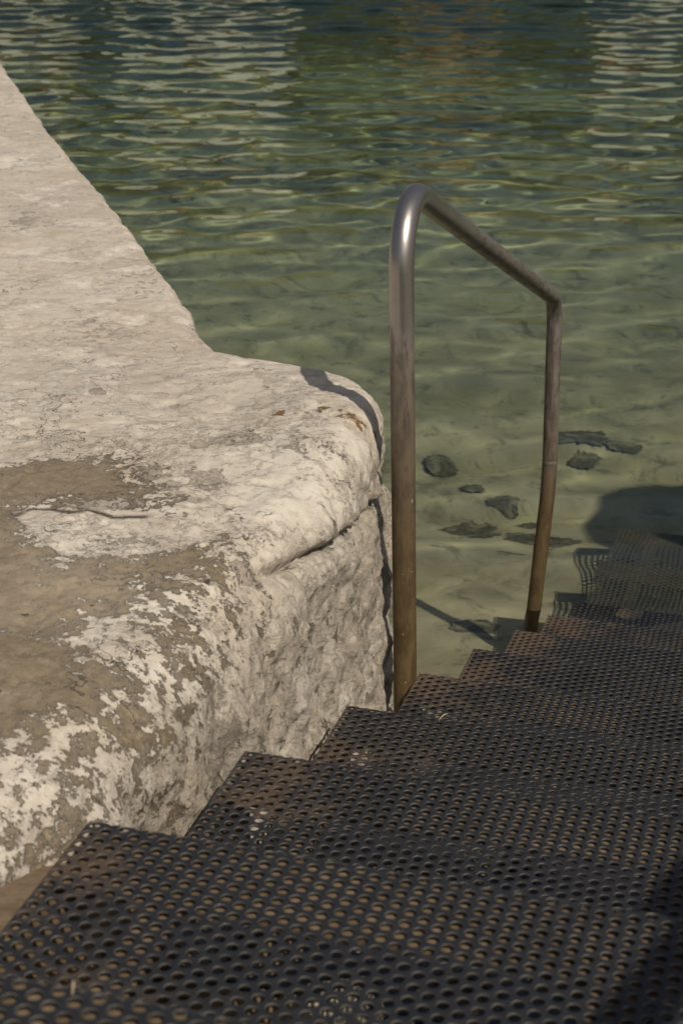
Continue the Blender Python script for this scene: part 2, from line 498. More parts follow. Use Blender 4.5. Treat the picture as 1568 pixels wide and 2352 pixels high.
# ------------------------------------------------------------------ the rock quay (whitewashed)
def build_quay():
    F = np.concatenate([np.arange(-3, 1.0, 0.08), np.arange(1.0, 2.2, 0.0065), np.arange(2.2, 2.75, 0.0042), np.arange(2.75, 3.7, 0.0062), 3.7 + np.cumsum(np.linspace(0.0066, 0.03, 240)), 8.2 + np.cumsum(np.linspace(0.04, 0.5, 26))])
    knots = [(-3, edge_x(-3) - .15), (1.2, edge_x(1.2) - .14), (1.42, edge_x(1.42) - .15), (1.64, edge_x(1.64) - .135), (1.82, edge_x(1.82) - .078), (2.1, edge_x(2.1) - .068), (2.4, edge_x(2.4) - .058), (2.7, 0.012),
             (2.8, 0.032), (2.9, 0.050), (3.0, 0.068), (3.08, 0.079), (3.14, 0.079), (3.20, 0.060), (3.25, 0.030), (3.295, -0.008), (3.335, -0.055), (3.37, -0.125), (3.42, -0.205), (3.48, -0.245), (3.58, -0.28),
             (3.8, -0.335), (4.25, -0.452), (4.94, -0.65), (6.08, -0.99), (7.56, -1.40), (12, -2.6), (20, -4.8)]
    kx, ky = np.array(knots).T
    Xb = np.interp(F, kx, ky)
    # smooth the plan a little
    for _ in range(6):
        Xb[1:-1] = 0.5 * Xb[1:-1] + 0.25 * (Xb[:-2] + Xb[2:])
    jag = gnoise(np.stack([F * 6, F * 0, F * 0 + 3.3], 1), 5) * 0.006 + gnoise(np.stack([F * 22, F * 0, F * 0 + 1.3], 1), 6) * 0.004 + gnoise(np.stack([F * 60, F * 0, F * 0 + 2.3], 1), 8) * 0.003
    Xb = Xb + jag * sstep(2.7, 3.4, F)
    top = np.interp(F, [-3, 1.2, 1.7, 2.1, 2.5, 3.2, 3.6, 5, 20], [1.14, 1.145, 1.155, 1.168, 1.178, 1.182, 1.168, 1.160, 1.16])
    rad = np.interp(F, [-3, 1.8, 2.2, 2.6, 2.9, 3.3, 3.6, 4.2, 20], [0.09, 0.13, 0.14, 0.10, 0.07, 0.065, 0.05, 0.035, 0.03])
    d_in = np.concatenate([8 - np.cumsum(np.linspace(0.5, 0.03, 30)) * (6.6 / np.cumsum(np.linspace(0.5, 0.03, 30))[-1]), np.arange(1.39, 0.0, -0.0065)])
    arc = np.linspace(0, math.pi / 2, 26)[1:]
    dn = np.concatenate([np.arange(0.007, 0.80, 0.007), np.linspace(0.83, 2.4, 26)])
    nr, nc = len(F), len(d_in) + len(arc) + len(dn)
    X = np.zeros((nr, nc)); Z = np.zeros((nr, nc)); Y = np.repeat(F[:, None], nc, 1)
    a = len(d_in); b = a + len(arc)
    X[:, :a] = (Xb - rad)[:, None] - d_in[None]
    Z[:, :a] = top[:, None]
    X[:, a:b] = (Xb - rad)[:, None] + rad[:, None] * np.sin(arc)[None]
    Z[:, a:b] = (top - rad)[:, None] + rad[:, None] * np.cos(arc)[None]
    flare = np.interp(dn, [0, 0.1, 0.4, 1.0, 2.4], [0, 0.002, 0.008, 0.018, 0.25])
    X[:, b:] = Xb[:, None] + flare[None]
    Z[:, b:] = (top - rad)[:, None] - dn[None]
    # the floor dips and rises gently; a low swelling along the edge
    Pl = np.stack([X.ravel(), Y.ravel(), Z.ravel()], 1)
    on_top = (np.arange(nc) < b)[None].repeat(nr, 0).ravel().astype(float)
    face = 1 - on_top
    facef = sstep(a + 4, b + 6, np.arange(nc).astype(float))[None].repeat(nr, 0).ravel()
    # normals of the base shape
    G = Pl.reshape(nr, nc, 3)
    du = np.gradient(G, axis=1); dv = np.gradient(G, axis=0)
    N = np.cross(du, dv); N /= np.linalg.norm(N, axis=2)[..., None] + 1e-12
    N = N.reshape(-1, 3)
    if N[: a * 3, 2].mean() < 0: N = -N
    x, y, z = Pl.T
    # relief
    farf = 1 - 0.6 * sstep(3.3, 3.7, y)
    d = fbm(Pl * 1.7, 3, 11) * 0.014 * (1 - 0.5 * facef) * farf
    d += fbm(Pl * 6, 4, 21) * (0.0050 + 0.009 * facef) * farf
    # crevices: sharp valleys between rounded knobs, strong on the face
    d += (np.abs(fbm(Pl * np.array([9, 9, 5.0]), 4, 31)) - 0.25) * (0.0025 + 0.030 * facef) * farf
    d += (np.abs(fbm(Pl * np.array([24, 24, 17.0]), 3, 41)) - 0.2) * (0.0006 + 0.013 * facef)
    # plates of plaster: terraces with short edges
    t1 = fbm(Pl * 5.5 + 4, 5, 81, 0.6); t2 = fbm(Pl * 11 + 9, 5, 85, 0.6)
    d += (sstep(0.02, 0.06, t1) * 0.0028 - sstep(-0.34, -0.39, t2) * 0.003) * (1 - 0.3 * facef)
    d += fbm(Pl * 75, 2, 51) * (0.0006 + 0.0028 * facef)
    hx, hy = at(370, 1765, 1.10)[:2]
    d -= 0.030 * np.exp(-(((x - hx) / 0.035) ** 2 + ((y - hy) / 0.05) ** 2)) 
    d += facef * 0.016 * gnoise(Pl * np.array([11, 11, 3.0]), 36)
    # the nose swells
    d += 0.02 * np.exp(-(((x + 0.02) / 0.14) ** 2 + ((y - 3.0) / 0.22) ** 2)) * (1 - facef)
    # split between the upper slab and the lower block
    zc = np.interp(y, [2.25, 2.4, 2.55, 2.7, 2.85, 2.97, 3.3], [1.165, 1.145, 1.115, 1.085, 1.055, 1.035, 1.02]) + 0.012 * gnoise(np.stack([y * 11, y * 0, y * 0], 1), 61) + 0.006 * gnoise(np.stack([y * 37, y * 0, y * 0], 1), 62)
    cm = sstep(2.28, 2.5, y) * (1 - sstep(3.15, 3.4, y)) * sstep(-0.30, -0.10, x - edge_x(y))
    g = np.exp(-((z - zc) / 0.007) ** 2) * cm * (0.55 + 0.45 * sstep(-0.3, 0.2, gnoise(np.stack([y * 9, y * 0, y * 0 + 5], 1), 63)))
    g2 = np.exp(-((z - zc + 0.008) / 0.018) ** 2) * cm
    d -= 0.035 * g + 0.007 * g2
    low = sstep(0.0, 0.05, zc - z) * cm * facef
    d += 0.004 * low
    crack = np.clip(g * 1.3 - 0.45, 0, 1) * 0.9
    # long split on the flat top, with the slab in front of it a little proud
    def poly_dist(pts):
        q = np.array([at(u, v, 1.165)[:2] for u, v in pts]); best = np.full(len(x), 9.0)
        for i in range(len(q) - 1):
            e = q[i + 1] - q[i]; t = np.clip(((x - q[i, 0]) * e[0] + (y - q[i, 1]) * e[1]) / (e @ e), 0, 1)
            best = np.minimum(best, np.hypot(x - q[i, 0] - t * e[0], y - q[i, 1] - t * e[1]))
        return best
    def poly_sd(pts, zz=1.16):
        q = np.array([at(u, v, zz)[:2] for u, v in pts]); q = np.vstack([q, q[:1]])
        best = np.full(len(x), 9.0); ins = np.zeros(len(x), bool)
        for i in range(len(q) - 1):
            e = q[i + 1] - q[i]; t = np.clip(((x - q[i, 0]) * e[0] + (y - q[i, 1]) * e[1]) / (e @ e), 0, 1)
            best = np.minimum(best, np.hypot(x - q[i, 0] - t * e[0], y - q[i, 1] - t * e[1]))
            c = (q[i, 1] > y) != (q[i + 1, 1] > y)
            ins ^= c & (x < (e[0]) * (y - q[i, 1]) / (e[1] + 1e-12) + q[i, 0])
        return np.where(ins, -best, best)
    wob = 0.004 * gnoise(Pl * 35, 71)
    ck = poly_dist([(38, 1207), (70, 1192), (120, 1190), (160, 1202), (205, 1196), (255, 1207), (335, 1208)]) + wob * 0.8
    gr = np.exp(-(ck / 0.0075) ** 2) * (1 - facef)
    d -= 0.0015 * gr
    crack = np.maximum(crack, np.clip(np.exp(-(ck / 0.0075) ** 2) * (1 - facef) * 1.6 - 0.5, 0, 1) * 0.95)
    sl = poly_sd([(42, 1208), (120, 1196), (250, 1210), (420, 1225), (500, 1255), (420, 1280), (330, 1292), (140, 1295), (80, 1255)]) + wob
    slab = sstep(0.004, -0.004, sl) * (1 - facef)
    d += 0.0 * slab
    rim = np.exp(-((sl - 0.002) / 0.005) ** 2) * (1 - facef)
    crack = np.maximum(crack, np.clip(rim * 1.2 - 0.55, 0, 1) * 0.45)
    for pts, w in (([(60, 1118), (40, 1140), (0, 1165)], .0025), ([(338, 1295), (345, 1400)], .003), ([(600, 1430), (590, 1400), (600, 1340)], .005), ([(640, 978), (720, 985), (790, 1010), (812, 1012)], .003), ([(455, 1030), (470, 985)], .004)):
        q = np.exp(-((poly_dist(pts) + wob) / w) ** 2) * (1 - facef)
        d -= 0.004 * q
        crack = np.maximum(crack, np.clip(q * 1.2 - .5, 0, 1) * 0.5)
    G2 = Pl + N * d[:, None]
    G2[:, 0] = np.where(y < 2.96, np.minimum(G2[:, 0], edge_x(y) - 0.016), G2[:, 0])
    # colour fields -------------------------------------------------------
    sdA = poly_sd([(-60, 1112), (60, 1108), (150, 1095), (270, 1092), (330, 1140), (390, 1180), (250, 1172), (100, 1182), (-60, 1200)])
    sdB = poly_sd([(-500, 1190), (0, 1185), (45, 1215), (85, 1262), (140, 1298), (330, 1298), (480, 1265), (520, 1320), (455, 1375), (350, 1395), (270, 1430), (210, 1470), (250, 1530),
                   (330, 1570), (300, 1660), (170, 1690), (60, 1740), (-500, 1800)])
    sdC = poly_sd([(-500, 1750), (60, 1700), (330, 1560), (420, 1420), (560, 1440), (640, 1560), (560, 1700), (240, 1860), (0, 2010), (-500, 2200)])
    brown = np.full(len(x), -0.35)
    brown = np.maximum(brown, 0.55 - sdA / 0.14)
    brown = np.maximum(brown, 0.5 - sdB / 0.26)
    brown = np.maximum(brown, np.minimum(0.47, 0.45 - sdC / 0.14))
    brown = np.clip(brown, -0.4, 1.0)
    brown -= slab * 1.4
    brown = np.where(facef > 0.5, np.minimum(brown, np.interp(y, [2.0, 2.5], [0.36, 0.10])), brown)
    grey = np.full(len(x), 0.02) + 0.12 * sstep(3.4, 4.2, y)
    def blob(u, v, ru, rv, val, zz=1.175):
        c = at(u, v, zz); ax = abs(at(u + ru, v, zz)[0] - c[0]); ay = abs(at(u, v - rv, zz)[1] - c[1])
        return val * np.exp(-np.clip(((x - c[0]) / ax) ** 2 + ((y - c[1]) / ay) ** 2, 0, 40) ** 1.5)
    for u, v, ru, rv, val in ((545, 1028, 75, 16, 0.9), (460, 1040, 25, 16, .7), (700, 1050, 130, 30, 0.42), (395, 1133, 28, 16, .9), (443, 1163, 24, 8, .8), (225, 910, 24, 10, .8), (400, 936, 16, 6, .8),
                              (330, 1110, 95, 40, .5), (60, 500, 60, 30, .5), (300, 640, 130, 60, .35), (200, 760, 150, 60, .38), (565, 1280, 45, 14, .9), (425, 1385, 25, 18, .8), (360, 1330, 120, 30, .6),
                              (600, 935, 60, 18, .35), (460, 1380, 40, 30, .5), (400, 1500, 120, 60, .3), (560, 1010, 40, 10, .5), (230, 1160, 150, 22, .8), (470, 1120, 70, 30, .6), (280, 1250, 160, 26, .45), (330, 1330, 150, 22, .6), (480, 1450, 60, 40, .5)):
        grey = np.maximum(grey, blob(u, v, ru, rv, val))
    grey += 0.06 * facef
    grey *= 1.15
    rust = np.zeros(len(x))
    for u, v, ru, rv, val in ((800, 985, 36, 17, .75), (742, 972, 22, 10, .6), (640, 978, 34, 6, .7), (578, 1455, 18, 12, .8)):
        rust = np.maximum(rust, blob(u, v, ru, rv, val))
    green = sstep(1.0, 0.7, z) * sstep(2.2, 2.7, y) * (1 - sstep(3.2, 3.5, y)) * facef
    me = mesh_np('rock_quay', G2, grid_faces(nr, nc)[:, ::-1])
    for nm, v in (('brown', brown), ('grey', grey), ('rust', rust), ('rough', facef), ('crack', crack), ('green', green), ('calm', sstep(2.6, 3.6, y) * (1 - facef) * (1 - 0.7 * np.exp(-(((x - .02) / .16) ** 2 + ((y - 3.0) / .25) ** 2))))):
        add_attr(me, nm, v)
    if np.mean([me.polygons[i].normal.z for i in range(200)]) < 0: me.flip_normals()
    o = link('rock_quay', me, M_ROCK)
    tag(o, 'pale whitewashed rock quay with peeling paint rising beside the metal stairs', 'quay')
    return o


quay = build_quay()
quay.cycles.is_caustics_receiver = False

# ------------------------------------------------------------------ sea bed
def bed_z(x, y):
    base = np.interp(y, [-5, 2.0, 3.5, 4.6, 5.2, 6.0, 7, 10, 16, 30, 60, 90], [-0.12, -0.15, -0.20, -0.30, -0.46, -0.72, -0.98, -1.55, -2.3, -3.8, -5.5, -5.5])
    p = np.stack([x.ravel() * 0.7, y.ravel() * 0.7, np.zeros(x.size)], 1)
    n = fbm(p, 4, 91).reshape(x.shape) * 0.10 + fbm(p * 6, 3, 95).reshape(x.shape) * 0.022
    return base + n


def build_bed():
    ys = np.concatenate([np.arange(-6, 2.5, 0.25), np.arange(2.5, 10, 0.04), np.arange(10, 30, 0.2), np.arange(30, 100, 2.0)])
    s = np.concatenate([np.linspace(-1, -0.08, 40), np.linspace(-0.078, 0.08, 130), np.linspace(0.09, 1, 40)])
    Y, S = np.meshgrid(ys, s, indexing='ij')
    X = S * (40 + 0.9 * np.abs(Y))
    Z = bed_z(X, Y)
    me = mesh_np('seabed', np.stack([X.ravel(), Y.ravel(), Z.ravel()], 1), grid_faces(len(ys), len(s)))
    if me.polygons[0].normal.z < 0: me.flip_normals()
    o = link('seabed', me, M_BED)
    tag(o, 'sandy green seabed under clear shallow water', kind='structure')
    o.cycles.is_caustics_receiver = True
    return o


bed = build_bed()

# ------------------------------------------------------------------ water: closed body, waves on top
def build_water():
    ys = np.concatenate([np.linspace(-30, 2, 12)[:-1], 2 + np.cumsum(np.linspace(0.02, 0.022, 240)), 7.04 + np.cumsum(np.linspace(0.022, 0.075, 430)), 28.0 + np.cumsum(np.linspace(0.1, 3.2, 42))])
    s = np.concatenate([-1 - np.cumsum(np.linspace(.05, 3, 8))[::-1], np.linspace(-1, 1, 340), 1 + np.cumsum(np.linspace(.05, 3, 8))])
    Y, S = np.meshgrid(ys, s, indexing='ij')
    X = S * (1.4 + 0.27 * np.abs(Y))
    Z = np.zeros_like(X)
    r = np.random.default_rng(3)
    calm = np.interp(Y, [0, 3, 5, 7, 9, 13, 20, 40], [0.40, 0.38, 0.31, 0.18, 0.18, 0.46, 0.85, 0.9])
    for i in range(110):
        lam = 0.20 * (0.85 / 0.20) ** r.random()
        th = r.normal(0, 0.55) + math.pi / 2 + (0.22 if i % 3 == 0 else -0.08)
        kx, ky = 2 * math.pi / lam * math.cos(th), 2 * math.pi / lam * math.sin(th)
        amp = 0.00170 * (lam / 0.5) ** 1.25 * (0.5 + r.random())
        ph = r.random() * 7
        env = 0.25 + 1.1 * np.clip(np.sin(X * r.normal(0, 2.2) + Y * r.normal(0, 1.2) + r.random() * 7), -0.15, 1)
        Z += amp * env * np.sin(kx * X + ky * Y + ph)
    for i in range(30):
        lam = 0.09 + 0.12 * r.random(); th = r.normal(0, 0.7) + math.pi / 2
        kx, ky = 2 * math.pi / lam * math.cos(th), 2 * math.pi / lam * math.sin(th)
        env = np.clip(np.sin(X * r.normal(0, .8) + Y * r.normal(0, .6) + r.random() * 7), 0, 1)
        Z += 0.00016 * env * np.sin(kx * X + ky * Y + r.random() * 7)
    gust = fbm(np.stack([X.ravel() * 0.35, Y.ravel() * 0.22, np.zeros(X.size)], 1), 3, 15).reshape(X.shape)
    Z *= calm * (1 + 0.75 * np.clip(gust, -0.8, 0.9) * sstep(6, 12, Y))
    Z[np.abs(S) > 1.05] *= 0.3
    V = np.stack([X.ravel(), Y.ravel(), Z.ravel()], 1)
    nr, nc = len(ys), len(s)
    f = grid_faces(nr, nc)
    # skirt and bottom close the sheet
    idx = np.concatenate([np.arange(nc), np.arange(1, nr) * nc + nc - 1, (nr - 1) * nc + np.arange(nc - 2, -1, -1), np.arange(nr - 2, 0, -1) * nc])
    lowv = V[idx].copy(); lowv[:, 2] = -9
    b = len(V); n = len(idx); k = np.arange(n)
    skirt = np.stack([idx, b + k, b + (k + 1) % n, idx[(k + 1) % n]], 1)
    V = np.vstack([V, lowv, [[0, 40, -9]]])
    cen = len(V) - 1
    bot = np.stack([b + (k + 1) % n, b + k, np.full(n, cen)], 1)
    me = bpy.data.meshes.new('water')
    faces = [tuple(q) for q in f.tolist()] + [tuple(q) for q in skirt.tolist()] + [tuple(q) for q in bot.tolist()]
    me.from_pydata(V.tolist(), [], faces)
    sm = np.zeros(len(faces), bool); sm[:len(f)] = True
    me.polygons.foreach_set('use_smooth', sm)
    me.update()
    if me.polygons[5].normal.z < 0: me.flip_normals()
    o = link('water', me, M_WATER)
    tag(o, 'clear green rippled harbour water', kind='structure')
    o.cycles.is_caustics_caster = True
    return o


water = build_water()
# the tinted body of the water: absorbs light along the way through it
water_body = MB().box(-60, 60, -20, 110, -12, 0.08).build('water_body', mat_water_body(), water)

# ------------------------------------------------------------------ perforated metal stairs
PIT, HOLE, THICK = 0.0185, 0.0060, 0.0030


def build_tread_mesh(name, seed, deep=0.485):
    """sheet in local coordinates: x across (0..WIDTH), y from the back (-deep) to the nose (0), z = 0 on top.
    The nose bends down over a small radius."""
    w = PIT * 0.866
    ncol = int(WIDTH / w); nrow = int((deep + 0.030) / PIT)
    K = 16
    ang = np.arange(K) * 2 * np.pi / K
    q = PIT / 4; hw = w / 4
    outer = np.array([(2 * hw, 0), (2 * hw, q), (2 * hw, 2 * q), (hw, 2 * q), (0, 2 * q), (-hw, 2 * q), (-2 * hw, 2 * q), (-2 * hw, q), (-2 * hw, 0), (-2 * hw, -q), (-2 * hw, -2 * q), (-hw, -2 * q), (0, -2 * q), (hw, -2 * q), (2 * hw, -2 * q), (2 * hw, -q)])
    inner = np.stack([np.cos(ang), np.sin(ang)], 1) * HOLE
    innb = np.stack([np.cos(ang), np.sin(ang)], 1) * (HOLE + 0.0005)
    C, Rr = np.meshgrid(np.arange(ncol), np.arange(nrow), indexing='ij')
    cx = (C + 0.5) * w; cyy = -deep + (Rr + 0.5) * PIT + np.where(C % 2 == 1, PIT / 2, 0)
    cen = np.stack([cx.ravel(), cyy.ravel()], 1); n = len(cen)
    ring = lambda o, z: np.concatenate([np.repeat(cen, K, 0) + np.tile(o, (n, 1)), np.full((n * K, 1), z)], 1)
    V = np.concatenate([ring(outer, 0), ring(innb, 0), ring(inner, -0.0008), ring(inner, -THICK), ring(outer, -THICK)])
    base = np.arange(n)[:, None] * K; j = np.arange(K)[None]; j2 = (j + 1) % K
    F = []
    for lv in range(4):
        a = base + lv * n * K; bb = base + (lv + 1) * n * K
        F.append(np.stack([a + j, a + j2, bb + j2, bb + j], 2).reshape(-1, 4))
    # side walls along the two long edges of the sheet
    first = np.arange(nrow); last = (ncol - 1) * nrow + np.arange(nrow)
    for cells, ks in ((last, [(14, 15), (15, 0), (0, 1), (1, 2)]), (first, [(6, 7), (7, 8), (8, 9), (9, 10)])):
        for k1, k2 in ks:
            a = cells * K
            F.append(np.stack([a + k1, a + k2, a + k2 + 4 * n * K, a + k1 + 4 * n * K], 1))
    # front rim
    frontc = np.arange(ncol) * nrow + nrow - 1
    for k1, k2 in ((2, 3), (3, 4), (4, 5), (5, 6)):
        a = frontc * K
        F.append(np.stack([a + k1, a + k2, a + k2 + 4 * n * K, a + k1 + 4 * n * K], 1))
    F = np.concatenate(F)
    # bend the nose down
    r = 0.011
    y = V[:, 1].copy(); z = V[:, 2].copy()
    s0 = -r
    past = y > s0
    th = np.clip((y - s0) / r, 0, math.pi / 2)
    extra = np.clip(y - s0 - r * math.pi / 2, 0, None)
    V[:, 1] = np.where(past, s0 + (r + z) * np.sin(th), y)
    V[:, 2] = np.where(past, (r + z) * np.cos(th) - r - extra, z)
    # wear: the sheet sags and dents a little between its bars
    p = np.stack([V[:, 0] * 4, V[:, 1] * 4, np.full(len(V), seed * 3.1)], 1)
    V[:, 2] += gnoise(p, seed) * 0.0035 + gnoise(p * 3, seed + 1) * 0.0012
    V[:, 1] += gnoise(p * 1.5, seed + 2) * 0.003 * sstep(-0.1, 0, V[:, 1])
    me = mesh_np(name, V, F, smooth=False)
    ppp = [me.polygons[i].normal.z for i in range(50)]
    if np.mean(ppp) < 0: me.flip_normals()
    me.materials.append(M_SHEET); me.materials.append(M_WORN_GLINT)
    mi = np.zeros(len(me.polygons), np.int32); mi[n * K:n * K * 2] = 1
    me.polygons.foreach_set('material_index', mi)
    return me


def build_stairs():
    root = empty('metal_stairs', tuple(P1 + STEP * 9))
    tag(root, 'dark perforated steel stairs going down into the water', 'stairs')
    inv = Matrix.Translation(-Vector(root.location))
    meshes = [build_tread_mesh('tread_sheet', 3), build_tread_mesh('tread_sheet', 8), build_tread_mesh('tread_sheet', 14)]
    def place(o, origin):
        o.parent = root
        o.location = Vector(origin) - Vector(root.location)
        o.rotation_euler = (0, 0, ST_ANG)
    nose = MB().box(0.004, WIDTH - 0.004, -0.118, -0.006, -0.0130, -0.0068).box(0.004, WIDTH - 0.004, -0.016, -0.008, -0.055, -0.0131)
    nm = None
    for k in range(-2, 11):
        origin = P1 + STEP * (k - 1)
        o = bpy.data.objects.new('tread', meshes[(k * 2 + 7) % 3]); col.objects.link(o)
        place(o, origin)
        if nm is None:
            b = nose.build('nosing_bar', M_BAR); nm = b.data
        else:
            b = bpy.data.objects.new('nosing_bar', nm); col.objects.link(b)
        b.parent = o
    # brackets: flat bars running back under every tread, one row near each edge and one in the middle
    bm_ = None
    for k in range(-2, 11):
        origin = P1 + STEP * (k - 1)
        for xo in (0.105, 0.545, 1.20):
            if bm_ is None:
                br = MB().box(0, 0.042, -0.47, -0.120, -0.015, -0.0078).build('bracket', M_BAR); bm_ = br.data
            else:
                br = bpy.data.objects.new('bracket', bm_); col.objects.link(br)
            place(br, origin + LAT * xo)
    # upright plates added under every tread, hiding the sunlit rock on the left
    sp = None
    for k in range(-2, 9):
        if sp is None:
            o = MB().box(0.003, 0.009, -0.47, -0.020, -0.21, -0.0085).build('screen_plate', M_STRINGER); sp = o.data
        else:
            o = bpy.data.objects.new('screen_plate', sp); col.objects.link(o)
        place(o, P1 + STEP * (k - 1))
    # sloping side stringers carry the brackets
    slope = math.hypot(RUN, STEP[2])
    for xo, drop, t, L0, L1 in ((-0.110, 0.105, 0.106, -3.2, 0.42), (0.03, 0.23, 0.05, -3.2, 9.4), (WIDTH - 0.08, 0.23, 0.05, -3.2, 9.4)):
        m = MB()
        def pt(s, dx, dz): return P1 + STEP * s + LAT * (xo + dx) + np.array([0, 0, -drop + dz])
        pts = [pt(L0, 0, 0), pt(L1, 0, 0), pt(L1, t, 0), pt(L0, t, 0), pt(L0, 0, -.14), pt(L1, 0, -.14), pt(L1, t, -.14), pt(L0, t, -.14)]
        m.poly([p - np.array(root.location) for p in pts], [(0, 1, 2, 3), (7, 6, 5, 4), (0, 4, 5, 1), (1, 5, 6, 2), (2, 6, 7, 3), (3, 7, 4, 0)])
        m.build('stringer', M_STRINGER, root)
    return root


stairs = build_stairs()
for o in stairs.children_recursive:
    o.cycles.is_caustics_receiver = True

# dark ground under the stairs
def build_under():
    s = np.linspace(-3.2, 4.6, 120); t = np.linspace(0.06, WIDTH + 0.1, 24)
    S, T = np.meshgrid(s, t, indexing='ij')
    V = P1 + S.ravel()[:, None] * STEP + T.ravel()[:, None] * LAT
    V[:, 2] -= 0.62
    V[:, 2] += fbm(V * 5, 3, 7) * 0.04
    me = mesh_np('ground_under_stairs', V, grid_faces(120, 24))
    if me.polygons[0].normal.z < 0: me.flip_normals()
    o = link('ground_under_stairs', me, M_DARK)
    tag(o, 'dark rock slope under the stairs', kind='structure')


build_under()

# ------------------------------------------------------------------ handrail
def bend(pts, radii, n=14):
    """polyline with rounded corners"""
    pts = [np.array(p, float) for p in pts]; out = [pts[0]]
    for i in range(1, len(pts) - 1):
        a, b, c = pts[i - 1], pts[i], pts[i + 1]; r = radii[i - 1]
        u = (a - b) / np.linalg.norm(a - b); v = (c - b) / np.linalg.norm(c - b)
        half = math.acos(np.clip(u @ v, -1, 1)) / 2
        tl = r / math.tan(half)
        p0 = b + u * tl; p1 = b + v * tl
        bis = (u + v) / np.linalg.norm(u + v); ce = b + bis * r / math.sin(half)
        e0 = p0 - ce; e1 = p1 - ce; om = math.acos(np.clip(e0 @ e1 / r / r, -1, 1))
        for q in np.linspace(0, 1, n):
            out.append(ce + (math.sin((1 - q) * om) * e0 + math.sin(q * om) * e1) / math.sin(om))
    out.append(pts[-1])
    # resample the straight runs
    res = [out[0]]
    for p in out[1:]:
        k = max(1, int(np.linalg.norm(p - res[-1]) / 0.02)); q0 = res[-1]
        for j in range(1, k + 1): res.append(q0 + (p - q0) * j / k)
    return np.array(res)


RT = 0.0215
NB = np.array([0.124, 2.955, 0.40]); NT_ = np.array([0.098, 2.948, 1.614])
FT = np.array([0.583, 4.742, 0.928]); FJ = np.array([0.589, 4.738, 0.455]); FW = np.array([0.560, 4.738, 0.0])


def build_rail():
    root = empty('handrail', (0.56, 4.738, -0.62))
    tag(root, 'bent steel tube handrail with bright top and rusty feet at the water stairs', 'handrail')
    loc = np.array(root.location)
    a = bend([NB, NT_, FT, FJ + [0, 0, 0.004]], [0.105, 0.10])
    me = tube_mesh('rail_tube', a - loc, RT)
    s = np.linalg.norm(np.diff(a, axis=0), axis=1); s = np.r_[0, np.cumsum(s)]
    top_near = s[np.argmax(a[:, 2])]
    pol = np.interp(s, [0, top_near - 0.42, top_near - 0.22, top_near, top_near + 0.12, top_near + 0.6, s[-1] - .5, s[-1]], [-0.4, -0.2, 0.9, 1.2, 0.75, 0.45, 0.45, 0.25])
    foot = np.interp(s, [0, 0.35, 0.85, 1.1, s[-1] - .3, s[-1]], [1.15, 0.9, 0.35, 0.0, 0.1, 0.4])
    add_attr(me, 'polish', np.repeat(pol, 32)); add_attr(me, 'foot', np.repeat(foot, 32))
    link('rail_tube', me, M_TUBE, root)
    # the lower far leg is a sleeve of its own, bent and corroded
    b = bend([FJ - [0, 0, 0.002], FJ + (FW - FJ) * 0.22 + [0.004, 0, 0], FW + (FW - FJ) * 1.3], [1.2])
    rr = RT * np.interp(b[:, 2], [-0.3, 0.05, 0.16, 0.18, 0.22, 0.4], [0.98, 0.98, 0.99, 1.06, 1.0, 1.0])
    rr = rr * (1 + 0.03 * sstep(0.25, 0.0, b[:, 2]) * gnoise(b * 25, 4))
    me = tube_mesh('lower_leg', b - loc, rr)
    add_attr(me, 'polish', np.repeat(np.interp(b[:, 2], [0.2, 0.45], [-0.3, 0.15]), 32)); add_attr(me, 'foot', np.repeat(np.interp(b[:, 2], [0.1, 0.45], [1.2, 0.4]), 32))
    link('lower_leg', me, M_TUBE, root)
    c = np.array([FJ + [0, 0, dz] for dz in (-0.006, -0.004, 0, 0.004, 0.006)])
    me = tube_mesh('weld_ring', c - loc, RT * np.array([1.0, 1.025, 1.035, 1.025, 1.0]))
    add_attr(me, 'polish', np.full(len(me.vertices), 0.3)); add_attr(me, 'foot', np.full(len(me.vertices), 0.0))
    link('weld_ring', me, M_TUBE, root)
    return root


rail = build_rail()


def build_long_rail():
    """the rail on the other side of the stairs: outside the picture, its shadow lies across the treads"""
    def pt(s, h): return P1 + STEP * s + LAT * (WIDTH + 0.034) + np.array([0, 0, h])
    root = empty('handrail', tuple(pt(4.5, -0.20)))
    tag(root, 'long steel tube handrail across the stairs, throwing its shadow on the treads', 'handrail')
    loc = np.array(root.location)
    a = bend([pt(-3.4, -0.20), pt(-3.4, 0.92), pt(4.5, 0.92), pt(4.5, -0.20)], [0.085, 0.085])
    me = tube_mesh('rail_tube', a - loc, 0.024)
    add_attr(me, 'polish', np.full(len(me.vertices), 0.4)); add_attr(me, 'foot', np.full(len(me.vertices), 0.2))
    link('rail_tube', me, M_TUBE, root)
    q = np.array([pt(0.4, -0.20) + (pt(0.4, 0.90) - pt(0.4, -0.20)) * t for t in np.linspace(0, 1, 12)])
    me = tube_mesh('post', q - loc, 0.02)
    add_attr(me, 'polish', np.full(len(me.vertices), 0.2)); add_attr(me, 'foot', np.full(len(me.vertices), 0.4))
    link('post', me, M_TUBE, root)


build_long_rail()

# ------------------------------------------------------------------ stones on the sea bed
def refr(u, v, depth):
    """where a view ray through picture position (u, v) lands at a given depth under flat water"""
    a, b = (u - 784) / FPX, (1176 - v) / FPX
    d = np.array([a, CP + b * SP, -SP + b * CP]); d /= np.linalg.norm(d)
    p = np.array([0, 0, CAM_H]) + d * (-CAM_H / d[2])
    h = math.hypot(d[0], d[1]) / 1.333; t = depth * h / math.sqrt(1 - h * h)
    return p + np.array([d[0], d[1], 0]) / math.hypot(d[0], d[1]) * t


